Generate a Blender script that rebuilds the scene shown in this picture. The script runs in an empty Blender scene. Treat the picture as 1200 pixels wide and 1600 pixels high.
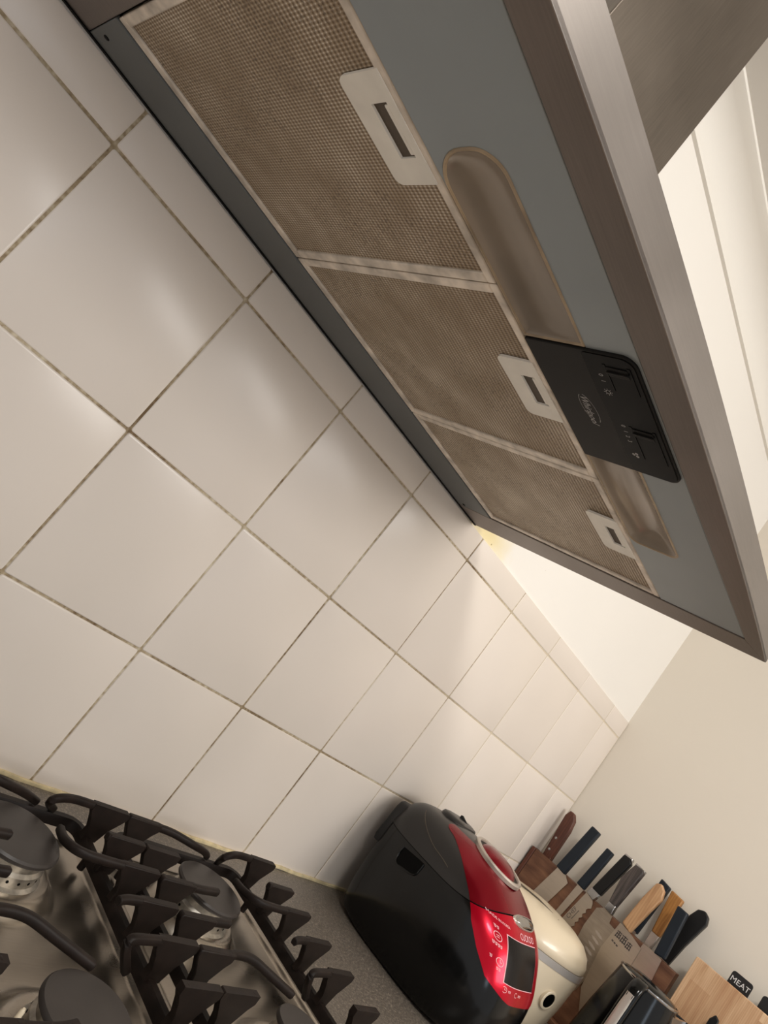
import bpy, bmesh, math, random
from mathutils import Vector, Matrix
random.seed(7)
SC = bpy.context.scene
COL = SC.collection
PI = math.pi

# ------------------------------------------------------------------ camera
R0 = ((0.504269, -0.603568, 0.617591), (0.545832, -0.331447, -0.769561), (0.669166, 0.725168, 0.162322))
CAM = (-0.129564, -0.765105, 1.278463)
FPX = 1099.07
cd = bpy.data.cameras.new('camera')
cam = bpy.data.objects.new('camera', cd)
COL.objects.link(cam)
rx, ry, rz = (Vector(v) for v in R0)
cam.matrix_world = Matrix(((rx.x, -ry.x, -rz.x, CAM[0]), (rx.y, -ry.y, -rz.y, CAM[1]), (rx.z, -ry.z, -rz.z, CAM[2]), (0, 0, 0, 1)))
cd.sensor_fit = 'AUTO'
cd.sensor_width = 36.0
cd.lens = FPX / 1600.0 * 36.0
cd.clip_start = 0.02
SC.camera = cam

# ------------------------------------------------------------------ world, lights, exposure
world = bpy.data.worlds.new('world')
SC.world = world
world.use_nodes = True
bg = world.node_tree.nodes['Background']
bg.inputs[0].default_value = (1.0, 0.985, 0.98, 1)
bg.inputs[1].default_value = 0.66


def area(name, loc, target, sx, sy, power, col):
    l = bpy.data.lights.new(name, 'AREA')
    l.shape = 'RECTANGLE'
    l.size, l.size_y = sx, sy
    l.energy = power
    l.color = col
    o = bpy.data.objects.new(name, l)
    COL.objects.link(o)
    o.location = loc
    o.rotation_euler = (Vector(target) - Vector(loc)).to_track_quat('-Z', 'Y').to_euler()
    return o


area('ceiling_lamp', (0.0, -1.10, 2.33), (0.5, -0.6, 0.0), 0.32, 0.32, 16.5, (1.0, 0.97, 0.92))
area('room_lamp', (1.25, -2.3, 2.0), (0.6, 0.0, 1.1), 1.3, 0.5, 26.0, (1.0, 0.97, 0.93))
area('window_daylight', (-0.6, -3.0, 1.5), (0.8, 0.0, 1.1), 0.4, 0.6, 3.0, (0.72, 0.85, 1.0))

SC.view_settings.view_transform = 'Standard'
SC.view_settings.look = 'None'
SC.view_settings.gamma = 1.0
SC.view_settings.exposure = 0.0
SC.view_settings.use_curve_mapping = False


# ------------------------------------------------------------------ materials
def srgb(r, g, b):
    def f(c):
        c /= 255.0
        return c / 12.92 if c <= 0.04045 else ((c + 0.055) / 1.055) ** 2.4
    return (f(r), f(g), f(b), 1)


class NT:
    def __init__(self, name):
        self.m = bpy.data.materials.new(name)
        self.m.use_nodes = True
        self.t = self.m.node_tree
        self.b = self.t.nodes['Principled BSDF']

    def n(self, typ, **kw):
        x = self.t.nodes.new(typ)
        for k, v in kw.items():
            if k.startswith('i_'):
                x.inputs[k[2:].replace('_', ' ')].default_value = v
            else:
                setattr(x, k, v)
        return x

    def l(self, a, b):
        self.t.links.new(a, b)

    def coord(self, scale=(1, 1, 1), rot=(0, 0, 0)):
        c = self.n('ShaderNodeTexCoord')
        mp = self.n('ShaderNodeMapping')
        mp.inputs['Scale'].default_value = scale
        mp.inputs['Rotation'].default_value = rot
        self.l(c.outputs['Object'], mp.inputs['Vector'])
        return mp.outputs['Vector']

    def noise(self, vec, scale, detail=3, rough=0.5):
        x = self.n('ShaderNodeTexNoise')
        x.inputs['Scale'].default_value = scale
        x.inputs['Detail'].default_value = detail
        x.inputs['Roughness'].default_value = rough
        self.l(vec, x.inputs['Vector'])
        return x.outputs['Fac']

    def ramp(self, fac, stops):
        r = self.n('ShaderNodeValToRGB')
        e = r.color_ramp.elements
        while len(e) < len(stops):
            e.new(0.5)
        for k, (p, c) in enumerate(stops):
            e[k].position = p
            e[k].color = c if len(c) == 4 else (*c, 1)
        self.l(fac, r.inputs['Fac'])
        return r.outputs['Color']

    def math(self, op, a, b=None, c=None):
        x = self.n('ShaderNodeMath', operation=op)
        for k, v in enumerate((a, b, c)):
            if v is None:
                continue
            if isinstance(v, (int, float)):
                x.inputs[k].default_value = v
            else:
                self.l(v, x.inputs[k])
        return x.outputs[0]

    def mix(self, fac, a, b):
        x = self.n('ShaderNodeMix', data_type='RGBA')
        for sock, v in ((x.inputs['Factor'], fac), (x.inputs['A'], a), (x.inputs['B'], b)):
            if isinstance(v, (int, float)):
                sock.default_value = v
            elif isinstance(v, tuple):
                sock.default_value = v
            else:
                self.l(v, sock)
        return x.outputs['Result']

    def bump(self, h, strength=0.3, dist=0.001):
        x = self.n('ShaderNodeBump')
        x.inputs['Strength'].default_value = strength
        x.inputs['Distance'].default_value = dist
        self.l(h, x.inputs['Height'])
        self.l(x.outputs[0], self.b.inputs['Normal'])

    def set(self, rough=None, metal=None, coat=None, spec=None, col=None):
        i = self.b.inputs
        if rough is not None:
            i['Roughness'].default_value = rough
        if metal is not None:
            i['Metallic'].default_value = metal
        if coat is not None:
            i['Coat Weight'].default_value = coat
            i['Coat Roughness'].default_value = 0.06
        if spec is not None:
            i['Specular IOR Level'].default_value = spec
        if col is not None:
            i['Base Color'].default_value = col


def plain(name, col, rough=0.5, metal=0.0, coat=None, spec=None, var=0.12, scale=40, bump=0.0):
    """one colour with a faint mottling and roughness variation"""
    t = NT(name)
    t.set(rough, metal, coat, spec)
    v = t.coord()
    f = t.noise(v, scale)
    lo = tuple(c * (1 - var) for c in col[:3]) + (1,)
    hi = tuple(min(1, c * (1 + var)) for c in col[:3]) + (1,)
    t.l(t.ramp(f, [(0.3, lo), (0.7, hi)]), t.b.inputs['Base Color'])
    if bump:
        t.bump(f, bump, 0.001)
    return t.m


def brushed(name, col, rough, metal=1.0, stretch=(2, 60, 60), smear=0.2, blotch=8):
    t = NT(name)
    t.set(rough, metal)
    f = t.noise(t.coord(stretch), 12, 4)
    g = t.noise(t.coord(), blotch, 3)
    s = t.math('ADD', t.math('MULTIPLY', f, 0.35), t.math('MULTIPLY', g, 0.65))
    lo = tuple(c * (1 - smear) for c in col[:3]) + (1,)
    hi = tuple(min(1, c * (1 + smear)) for c in col[:3]) + (1,)
    t.l(t.ramp(s, [(0.3, lo), (0.7, hi)]), t.b.inputs['Base Color'])
    t.l(t.math('ADD', t.math('MULTIPLY', g, 0.25), rough - 0.1), t.b.inputs['Roughness'])
    t.bump(f, 0.05, 0.0005)
    return t.m


def wood(name, dark, light, scale=(60, 60, 6), rough=0.45, planks=None):
    t = NT(name)
    t.set(rough)
    v = t.coord(scale)
    f = t.noise(v, 1.0, 5, 0.6)
    w = t.n('ShaderNodeTexWave', wave_type='BANDS', bands_direction='Y')
    w.inputs['Scale'].default_value = 0.7
    w.inputs['Distortion'].default_value = 5.0
    w.inputs['Detail'].default_value = 2.0
    t.l(v, w.inputs['Vector'])
    s = t.math('ADD', t.math('MULTIPLY', f, 0.9), t.math('MULTIPLY', w.outputs['Fac'], 0.1))
    c = t.ramp(s, [(0.3, dark), (0.68, light)])
    if planks:
        # glued staves: each stave of its own tone
        sep = t.n('ShaderNodeSeparateXYZ')
        tc = t.n('ShaderNodeTexCoord')
        t.l(tc.outputs['Object'], sep.inputs[0])
        idx = t.math('FLOOR', t.math('DIVIDE', sep.outputs[1], planks[0]))
        row = t.math('FLOOR', t.math('ADD', t.math('DIVIDE', sep.outputs[2], planks[1]), t.math('MULTIPLY', idx, 0.37)))
        wn = t.n('ShaderNodeTexWhiteNoise', noise_dimensions='2D')
        cb = t.n('ShaderNodeCombineXYZ')
        t.l(idx, cb.inputs[0])
        t.l(row, cb.inputs[1])
        t.l(cb.outputs[0], wn.inputs['Vector'])
        tone = t.ramp(wn.outputs['Value'], [(0.0, (0.68, 0.57, 0.50)), (1.0, (1.0, 1.0, 1.0))])
        mx = t.n('ShaderNodeMix', data_type='RGBA', blend_type='MULTIPLY')
        mx.inputs['Factor'].default_value = 1.0
        t.l(c, mx.inputs['A'])
        t.l(tone, mx.inputs['B'])
        c = mx.outputs['Result']
    t.l(c, t.b.inputs['Base Color'])
    t.bump(f, 0.08, 0.0006)
    return t.m


def m_tile():
    t = NT('glazed_tile')
    t.set(0.26, 0, None, 0.38)
    v = t.coord()
    g = t.noise(v, 3.0, 2)
    base = t.ramp(g, [(0.3, srgb(224, 214, 203)), (0.7, srgb(231, 221, 211))])
    # a few dark specks of grease
    vo = t.n('ShaderNodeTexVoronoi', feature='F1')
    vo.inputs['Scale'].default_value = 9.0
    t.l(v, vo.inputs['Vector'])
    speck = t.math('LESS_THAN', vo.outputs['Distance'], 0.012)
    gate = t.math('GREATER_THAN', t.noise(v, 5.0, 0), 0.56)
    t.l(t.mix(t.math('MULTIPLY', speck, gate), base, srgb(60, 45, 30)), t.b.inputs['Base Color'])
    t.bump(t.noise(v, 7.0, 1), 0.10, 0.01)
    return t.m


def m_grout():
    t = NT('stained_grout')
    t.set(0.8)
    v = t.coord()
    a = t.noise(v, 7.0, 3)
    b = t.noise(v, 160.0, 4)
    c = t.ramp(t.math('ADD', t.math('MULTIPLY', a, 0.6), t.math('MULTIPLY', b, 0.4)),
               [(0.38, srgb(106, 84, 56)), (0.50, srgb(164, 147, 119)), (0.62, srgb(206, 194, 171))])
    # the splash zone behind the hob is browner than the far corner
    sep = t.n('ShaderNodeSeparateXYZ')
    t.l(v, sep.inputs[0])
    far = t.n('ShaderNodeMapRange', clamp=True)
    far.inputs['From Min'].default_value = 0.85
    far.inputs['From Max'].default_value = 1.25
    t.l(sep.outputs[0], far.inputs['Value'])
    t.l(t.mix(far.outputs[0], c, srgb(205, 192, 170)), t.b.inputs['Base Color'])
    t.bump(b, 0.4, 0.001)
    return t.m


def m_wall(name, col, stain=False):
    t = NT(name)
    t.set(0.6, spec=0.3)
    v = t.coord()
    f = t.noise(v, 180, 3)
    g = t.noise(v, 2.5, 2)
    lo = tuple(c * 0.97 for c in col[:3]) + (1,)
    c = t.ramp(g, [(0.3, lo), (0.7, col)])
    if stain:
        # yellow grease stain beside the hood and a few specks round it
        d = t.n('ShaderNodeVectorMath', operation='DISTANCE')
        mp = t.n('ShaderNodeMapping')
        mp.inputs['Scale'].default_value = (1, 1, 2.0)
        t.l(v, mp.inputs['Vector'])
        t.l(mp.outputs[0], d.inputs[0])
        d.inputs[1].default_value = (0.80, 0.0, 1.565 * 2)
        edge = t.math('ADD', d.outputs['Value'], t.math('MULTIPLY', t.noise(v, 30, 3), 0.06))
        msk = t.ramp(edge, [(0.05, (1, 1, 1)), (0.14, (0, 0, 0))])
        c = t.mix(t.math('MULTIPLY', msk, 0.75), c, srgb(226, 206, 140))
        vo = t.n('ShaderNodeTexVoronoi')
        vo.inputs['Scale'].default_value = 28.0
        t.l(v, vo.inputs['Vector'])
        sp = t.math('MULTIPLY', t.math('LESS_THAN', vo.outputs['Distance'], 0.045), t.math('LESS_THAN', d.outputs['Value'], 0.26))
        c = t.mix(t.math('MULTIPLY', sp, 0.7), c, srgb(140, 120, 70))
    t.l(c, t.b.inputs['Base Color'])
    t.bump(f, 0.12, 0.0008)
    return t.m


def m_worktop():
    t = NT('speckled_laminate')
    t.set(0.38)
    v = t.coord()
    vo = t.n('ShaderNodeTexVoronoi')
    vo.inputs['Scale'].default_value = 420.0
    t.l(v, vo.inputs['Vector'])
    f = t.noise(v, 260, 4)
    c = t.ramp(t.math('ADD', t.math('MULTIPLY', vo.outputs['Distance'], 0.5), t.math('MULTIPLY', f, 0.6)),
               [(0.32, srgb(78, 72, 66)), (0.62, srgb(108, 100, 91)), (0.85, srgb(148, 137, 124))])
    t.l(c, t.b.inputs['Base Color'])
    return t.m


def m_filter():
    """fine aluminium grease mesh: rows of small holes, browned by grease"""
    t = NT('greasy_filter_mesh')
    t.set(0.42, 0.35)
    v = t.coord()
    sep = t.n('ShaderNodeSeparateXYZ')
    t.l(v, sep.inputs[0])
    px, py = 0.0027, 0.0047
    sx = t.math('SINE', t.math('MULTIPLY', t.math('DIVIDE', sep.outputs[0], px), 2 * PI))
    sy = t.math('SINE', t.math('MULTIPLY', t.math('DIVIDE', sep.outputs[1], py), 2 * PI))
    h = t.math('ADD', t.math('MULTIPLY', t.math('ADD', t.math('MULTIPLY', sy, 0.6), t.math('MULTIPLY', sx, 0.4)), 0.5), 0.5)
    g = t.noise(t.coord((1.0, 1.5, 1)), 14, 5, 0.65)
    big = t.noise(v, 5, 3)
    grease = t.math('ADD', t.math('MULTIPLY', g, 0.55), t.math('MULTIPLY', big, 0.45))
    strand = t.ramp(grease, [(0.36, srgb(150, 132, 108)), (0.52, srgb(168, 151, 128)), (0.66, srgb(190, 176, 156))])
    hole = t.ramp(grease, [(0.3, srgb(108, 88, 66)), (0.7, srgb(128, 108, 84))])
    node = t.ramp(grease, [(0.40, srgb(178, 162, 138)), (0.58, srgb(232, 226, 214))])
    c = t.mix(t.ramp(h, [(0.20, (0, 0, 0)), (0.45, (1, 1, 1))]), hole, strand)
    c = t.mix(t.ramp(h, [(0.76, (0, 0, 0)), (0.90, (1, 1, 1))]), c, node)
    drips = t.math('MULTIPLY', t.math('GREATER_THAN', t.noise(v, 330, 2), 0.60), t.math('GREATER_THAN', t.noise(v, 7, 4), 0.50))
    c = t.mix(t.math('MULTIPLY', drips, 0.42), c, srgb(58, 42, 26))
    t.l(c, t.b.inputs['Base Color'])
    t.bump(h, 0.5, 0.0015)
    return t.m


M = {
    'tile': m_tile(), 'grout': m_grout(), 'wall_w': m_wall('white_paint', srgb(238, 234, 227), True),
    'wall_r': m_wall('cream_paint', srgb(232, 224, 211)), 'ceil': m_wall('ceiling_paint', srgb(225, 221, 214)),
    'cornice': m_wall('cornice_paint', srgb(236, 232, 224)),
    'floor': wood('floor_boards', srgb(150, 126, 104), srgb(190, 166, 140), (6, 60, 60)),
    'caulk': plain('yellowed_sealant', srgb(214, 198, 158), 0.6, var=0.25, scale=60, bump=0.3),
    'worktop': m_worktop(),
    'steel_hood': brushed('hood_steel', srgb(118, 112, 107), 0.40, 0.9, smear=0.1),
    'steel_rim': brushed('hood_rim_steel', srgb(122, 114, 109), 0.38, 0.85),
    'steel_chimney': brushed('chimney_steel', srgb(112, 104, 95), 0.42, 0.9, (40, 40, 1.5), 0.22, 5),
    'panel': plain('grey_painted_panel', srgb(146, 155, 160), 0.42, 0.25, var=0.05, scale=9),
    'backstrip': plain('grey_back_strip', srgb(100, 104, 105), 0.5, 0.1, var=0.06, scale=12),
    'filter': m_filter(),
    'filter_frame': plain('dirty_aluminium', srgb(218, 209, 197), 0.45, 0.35, var=0.3, scale=45),
    'latch': plain('cream_grey_plastic', srgb(240, 238, 230), 0.45, var=0.05),
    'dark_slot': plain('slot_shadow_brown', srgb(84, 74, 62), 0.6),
    'lamp_cover': plain('stained_lamp_plastic', srgb(146, 136, 124), 0.2, 0.1, var=0.25, scale=7),
    'lamp_rim': plain('yellowed_plastic_rim', srgb(160, 140, 112), 0.35, var=0.35, scale=30),
    'ctrl': plain('matte_black_panel', srgb(30, 29, 28), 0.45, spec=0.1, var=0.1),
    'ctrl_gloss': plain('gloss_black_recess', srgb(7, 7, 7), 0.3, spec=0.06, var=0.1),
    'print_grey': plain('grey_print', srgb(170, 170, 170), 0.5, var=0.02),
    'hob': brushed('hob_steel', srgb(162, 154, 143), 0.27, 1.0, (3, 50, 50), 0.12, 10),
    'iron': plain('cast_iron_enamel', srgb(26, 18, 14), 0.55, 0.0, spec=0.22, var=0.3, scale=70, bump=0.15),
    'cap': plain('burner_enamel', srgb(50, 45, 42), 0.45, spec=0.35, var=0.12, scale=30),
    'burner': plain('burnt_aluminium', srgb(176, 170, 160), 0.38, 0.9, var=0.35, scale=90),
    'black_gloss': plain('black_gloss_plastic', srgb(8, 8, 8), 0.16, spec=0.35, var=0.15, scale=20),
    'black_satin': plain('black_satin_plastic', srgb(38, 36, 35), 0.34, spec=0.4, var=0.08, scale=20),
    'black_matte': plain('black_matte_plastic', srgb(26, 26, 27), 0.5, var=0.1),
    'red': plain('candy_red', srgb(186, 0, 34), 0.24, 0.55, coat=0.1, spec=0.3, var=0.08, scale=10),
    'red_dark': plain('dark_candy_red', srgb(120, 4, 22), 0.24, 0.5, coat=0.1, spec=0.3, var=0.08, scale=10),
    'silver': plain('silver_plastic', srgb(186, 176, 166), 0.32, 0.6, var=0.06),
    'chrome': plain('chrome', srgb(176, 174, 172), 0.10, 1.0, var=0.03),
    'display': plain('display_glass', srgb(26, 23, 22), 0.25, spec=0.12, var=0.05),
    'print_pink': plain('pale_print', srgb(240, 190, 196), 0.5, var=0.02),
    'cream': plain('cream_plastic', srgb(224, 209, 182), 0.3, coat=0.3, var=0.02, scale=6),
    'band': plain('grey_band', srgb(176, 170, 164), 0.35, 0.3, var=0.05),
    'walnut': wood('walnut', srgb(84, 50, 34), srgb(132, 92, 66), (40, 8, 60)),
    'rosewood': wood('rosewood_handle', srgb(66, 32, 22), srgb(104, 58, 40), (80, 80, 10)),
    'greywood': wood('grey_pakkawood', srgb(28, 24, 24), srgb(96, 86, 82), (160, 160, 8)),
    'beech': wood('pale_beech', srgb(166, 122, 84), srgb(204, 164, 122), (90, 90, 9)),
    'teak': wood('orange_teak', srgb(136, 86, 36), srgb(186, 132, 70), (90, 90, 12)),
    'board': wood('chopping_board_wood', srgb(208, 166, 126), srgb(242, 212, 174), (70, 130, 8), 0.5, (0.042, 0.23)),
    'board_edge': wood('board_edge_wood', srgb(110, 78, 48), srgb(150, 108, 70), (50, 90, 7), 0.5),
    'navy': plain('navy_handle', srgb(24, 32, 41), 0.45, spec=0.3, var=0.08),
    'blackh': plain('black_handle', srgb(16, 16, 17), 0.4, spec=0.3, var=0.1),
    'blade': brushed('blade_steel', srgb(190, 180, 168), 0.32, 1.0, (50, 2, 50), 0.1, 14),
    'blade_d': brushed('dark_blade_steel', srgb(168, 158, 146), 0.36, 1.0, (50, 3, 50), 0.22, 22),
    'ink': plain('dark_ink', srgb(78, 72, 70), 0.5, var=0.05),
    'white_ink': plain('white_ink', srgb(224, 224, 224), 0.5, var=0.02),
    'tab': plain('black_board_plastic', srgb(18, 18, 20), 0.4, var=0.08),
}


# ------------------------------------------------------------------ mesh helpers
ORG = {}


def tag(o, label=None, cat=None, group=None, kind=None):
    if label:
        o['label'] = label
    if cat:
        o['category'] = cat
    if group:
        o['group'] = group
    if kind:
        o['kind'] = kind
    return o


def thing(name, label, cat, loc, group=None):
    o = bpy.data.objects.new(name, None)
    o.empty_display_size = 0.05
    COL.objects.link(o)
    o.location = loc
    ORG[o] = Vector(loc)
    return tag(o, label, cat, group)


class MB:
    """collects geometry in world coordinates, builds one mesh object"""

    def __init__(self):
        self.v, self.f = [], []

    def add(self, vs, fs):
        k = len(self.v)
        self.v += [tuple(p) for p in vs]
        self.f += [tuple(i + k for i in q) for q in fs]
        return self

    def box(self, a, b):
        (x0, y0, z0), (x1, y1, z1) = a, b
        v = [(x0, y0, z0), (x1, y0, z0), (x1, y1, z0), (x0, y1, z0), (x0, y0, z1), (x1, y0, z1), (x1, y1, z1), (x0, y1, z1)]
        return self.add(v, [(0, 3, 2, 1), (4, 5, 6, 7), (0, 1, 5, 4), (1, 2, 6, 5), (2, 3, 7, 6), (3, 0, 4, 7)])

    def prism(self, pts, fn0, fn1):
        """polygon pts (2D) extruded between two maps 2D->3D"""
        n = len(pts)
        v = [fn0(*p) for p in pts] + [fn1(*p) for p in pts]
        f = [tuple(range(n))[::-1], tuple(range(n, 2 * n))] + [(i, (i + 1) % n, n + (i + 1) % n, n + i) for i in range(n)]
        return self.add(v, f)

    def prism_x(self, pts, x0, x1):
        return self.prism(pts, lambda y, z: (x0, y, z), lambda y, z: (x1, y, z))

    def prism_y(self, pts, y0, y1):
        return self.prism(pts, lambda x, z: (x, y0, z), lambda x, z: (x, y1, z))

    def prism_z(self, pts, z0, z1):
        return self.prism(pts, lambda x, y: (x, y, z0), lambda x, y: (x, y, z1))

    def loft(self, rings, cap0=True, cap1=True, closed=True):
        n = len(rings[0])
        v = [p for r in rings for p in r]
        f = []
        for j in range(len(rings) - 1):
            for i in range(n if closed else n - 1):
                i2 = (i + 1) % n
                f.append((j * n + i, j * n + i2, (j + 1) * n + i2, (j + 1) * n + i))
        if cap0:
            f.append(tuple(range(n))[::-1])
        if cap1:
            f.append(tuple((len(rings) - 1) * n + i for i in range(n)))
        return self.add(v, f)

    def lathe(self, prof, c, n=40, axis=(0, 0, 1), cap0=True, cap1=True):
        ax = Vector(axis).normalized()
        u = ax.orthogonal().normalized()
        w = ax.cross(u)
        c = Vector(c)
        return self.loft([[c + ax * h + (u * math.cos(2 * PI * k / n) + w * math.sin(2 * PI * k / n)) * max(r, 1e-5) for k in range(n)] for r, h in prof], cap0, cap1)

    def tube(self, path, rx_, ry_=None, n=10, up=(0, 0, 1)):
        """rounded bar swept along a polyline; rx_ sideways, ry_ along up"""
        P = [Vector(p) for p in path]
        ry_ = ry_ or rx_
        rings = []
        for i, p in enumerate(P):
            t = (P[min(i + 1, len(P) - 1)] - P[max(i - 1, 0)]).normalized()
            s = t.cross(Vector(up))
            if s.length < 1e-4:
                s = t.cross(Vector((0, 1, 0)))
            s.normalize()
            w = s.cross(t).normalized()
            ring = []
            for k in range(n):
                a = 2 * PI * k / n
                c_, s_ = math.cos(a), math.sin(a)
                ring.append(p + s * rx_ * math.copysign(abs(c_) ** 0.6, c_) + w * ry_ * math.copysign(abs(s_) ** 0.6, s_))
            rings.append(ring)
        return self.loft(rings)

    def build(self, name, mat, parent=None, bevel=0.0, smooth=35, seg=2, recalc=True):
        org = Vector((0, 0, 0)) if parent is None else ORG[parent]
        me = bpy.data.meshes.new(name)
        me.from_pydata([tuple(Vector(p) - org) for p in self.v], [], self.f)
        if recalc:
            bm = bmesh.new()
            bm.from_mesh(me)
            bmesh.ops.recalc_face_normals(bm, faces=bm.faces)
            bm.to_mesh(me)
            bm.free()
        if smooth:
            me.polygons.foreach_set('use_smooth', [True] * len(me.polygons))
            me.set_sharp_from_angle(angle=math.radians(smooth))
        me.materials.append(mat)
        o = bpy.data.objects.new(name, me)
        COL.objects.link(o)
        if parent is not None:
            o.parent = parent
        ORG[o] = org
        if bevel:
            b = o.modifiers.new('bevel', 'BEVEL')
            b.width = bevel
            b.segments = seg
            b.limit_method = 'ANGLE'
            b.angle_limit = math.radians(40)
            b.harden_normals = False
        return o


def curve_path(pts, n=6):
    """Catmull-Rom through pts"""
    P = [Vector(p) for p in pts]
    out = []
    for i in range(len(P) - 1):
        a, b, c, d = P[max(i - 1, 0)], P[i], P[i + 1], P[min(i + 2, len(P) - 1)]
        for k in range(n):
            t = k / n
            out.append(.5 * ((2 * b) + (c - a) * t + (2 * a - 5 * b + 4 * c - d) * t * t + (-a + 3 * b - 3 * c + d) * t ** 3))
    out.append(P[-1])
    return out


def text_geo(body, size, align='LEFT', shear=0.0):
    cu = bpy.data.curves.new('txt', 'FONT')
    cu.body = body
    cu.size = size
    cu.align_x = align
    cu.shear = shear
    cu.resolution_u = 3
    ob = bpy.data.objects.new('txt', cu)
    COL.objects.link(ob)
    bpy.context.view_layer.update()
    me = bpy.data.meshes.new_from_object(ob.evaluated_get(bpy.context.evaluated_depsgraph_get()))
    vs = [tuple(v.co) for v in me.vertices]
    fs = [tuple(p.vertices) for p in me.polygons]
    bpy.data.objects.remove(ob)
    bpy.data.curves.remove(cu)
    bpy.data.meshes.remove(me)
    return vs, fs


def flat(o, right, up, off=0.0):
    o, r, u = Vector(o), Vector(right), Vector(up)
    n = r.cross(u).normalized() * off
    return lambda x, y: o + r * x + u * y + n


def put_text(mb, body, size, fn, align='LEFT', shear=0.0):
    vs, fs = text_geo(body, size, align, shear)
    mb.add([fn(v[0], v[1]) for v in vs], fs)


def ring_pts(r0, r1, n=20, a0=0.0, a1=2 * PI):
    vs, fs = [], []
    for k in range(n + 1):
        a = a0 + (a1 - a0) * k / n
        vs += [(r0 * math.cos(a), r0 * math.sin(a)), (r1 * math.cos(a), r1 * math.sin(a))]
    for k in range(n):
        fs.append((2 * k, 2 * k + 1, 2 * k + 3, 2 * k + 2))
    return vs, fs


def put_ring(mb, cx, cy, r0, r1, fn, **kw):
    vs, fs = ring_pts(r0, r1, **kw)
    mb.add([fn(cx + a, cy + b) for a, b in vs], fs)


def put_stroke(mb, p, q, w, fn):
    (x0, y0), (x1, y1) = p, q
    dx, dy = x1 - x0, y1 - y0
    L = math.hypot(dx, dy) or 1
    nx, ny = -dy / L * w / 2, dx / L * w / 2
    mb.add([fn(x0 + nx, y0 + ny), fn(x1 + nx, y1 + ny), fn(x1 - nx, y1 - ny), fn(x0 - nx, y0 - ny)], [(0, 1, 2, 3)])


def rrect(x0, y0, x1, y1, r, n=5):
    """rounded rectangle outline; r one radius or four (x0y0, x1y0, x1y1, x0y1)"""
    rr = r if isinstance(r, (list, tuple)) else (r,) * 4
    out = []
    for (cx, cy, a, q) in ((x0, y0, PI, rr[0]), (x1, y0, 1.5 * PI, rr[1]), (x1, y1, 0, rr[2]), (x0, y1, .5 * PI, rr[3])):
        sx, sy = (1 if cx == x0 else -1), (1 if cy == y0 else -1)
        if q <= 0:
            out.append((cx, cy))
            continue
        for k in range(n + 1):
            t = a + .5 * PI * k / n
            out.append((cx + sx * q + q * math.cos(t), cy + sy * q + q * math.sin(t)))
    return out


def sample(pts, n=60):
    """resample closed outline to n points, starting where it crosses the +x side"""
    return [pts[int(i * len(pts) / n)] for i in range(n)]


# ================================================================== SETTING
XR = 1.733            # right wall
ZW = 0.90             # worktop
ZC = 2.363            # ceiling


def struct(o, label, cat):
    return tag(o, label, cat, kind='structure')


struct(MB().box((-2.6, 0.004, 0), (XR + 0.1, 0.10, ZC)).build('wall_back', M['wall_w']), 'white painted wall above the tiles behind the hood', 'wall')
struct(MB().box((XR, -3.2, 0), (XR + 0.1, 0.004, ZC)).build('wall_right', M['wall_r']), 'plain cream painted wall behind the knife block', 'wall')
struct(MB().box((-2.6, -3.2, -0.1), (XR + 0.1, 0.1, 0)).build('floor', M['floor']), 'brown wooden floor below the worktop', 'floor')
struct(MB().box((-2.6, -3.2, ZC), (XR + 0.1, 0.1, ZC + 0.1)).build('ceiling', M['ceil']), 'pale grey ceiling above the hood', 'ceiling')


def cove(n=8, h=0.068):
    """cornice section in (out, z): a small lower lip and a concave cove"""
    p = [(0.0, ZC), (0.0, ZC - h), (0.008, ZC - h), (0.008, ZC - h + 0.006)]
    r = h - 0.014
    for k in range(n + 1):
        a = .5 * PI * k / n
        p.append((0.008 + r * (1 - math.cos(a)), ZC - h + 0.006 + r * math.sin(a)))
    p += [(h, ZC - 0.006), (h, ZC)]
    return p


mb = MB()
mb.prism(cove(), lambda d, z: (-2.6, 0.004 - d, z), lambda d, z: (XR, 0.004 - d, z))
struct(mb.build('trim_1', M['cornice'], smooth=30), 'white cove cornice along the top of the back wall', 'cornice')
mb = MB()
mb.prism(cove(), lambda d, z: (XR - d, -3.2, z), lambda d, z: (XR - d, 0.004, z))
struct(mb.build('trim_2', M['cornice'], smooth=30), 'white cove cornice along the top of the right wall', 'cornice')

# tiled splashback: real slabs with rounded edges over a recessed grout bed
mb = MB()
G = 0.0013
rows = [(0.902, 1.1), (1.1, 1.3), (1.3, 1.5), (1.5, 1.548)]
cols = [(-1.2 + 0.2 * k, -1.0 + 0.2 * k) for k in range(14)] + [(1.6, 1.7305)]
for z0, z1 in rows:
    for x0, x1 in cols:
        t1, t2, d0 = random.gauss(0, .00025), random.gauss(0, .00025), random.gauss(0, .00025)
        a, b, c, d = x0 + G, x1 - G, z0 + G, (z1 - G if z1 < 1.54 else z1)
        e = 0.0016
        k = len(mb.v)
        f = lambda u, w, o: (u, o + d0 + t1 * ((u - a) / (b - a) - .5) + t2 * ((w - c) / (d - c) - .5), w)
        o1 = rrect(a, c, b, d, 0.0025, 2)
        o2 = rrect(a + e * .35, c + e * .35, b - e * .35, d - e * .35, 0.0023, 2)
        o3 = rrect(a + e, c + e, b - e, d - e, 0.002, 2)
        mb.loft([[f(u, w, 0.004) for u, w in o1], [f(u, w, 0.0014) for u, w in o1], [f(u, w, 0.0004) for u, w in o2], [f(u, w, 0.0) for u, w in o3]], cap0=False)
struct(mb.build('trim_3', M['tile'], smooth=60), 'cream glazed square wall tiles between worktop and hood', 'tiles')
mb = MB()
mb.box((-1.2, 0.0011, 0.9), (1.731, 0.004, 1.5475))
struct(mb.build('trim_4', M['grout'], smooth=0), 'stained grout joints between the cream wall tiles', 'grout')
mb = MB()
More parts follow.
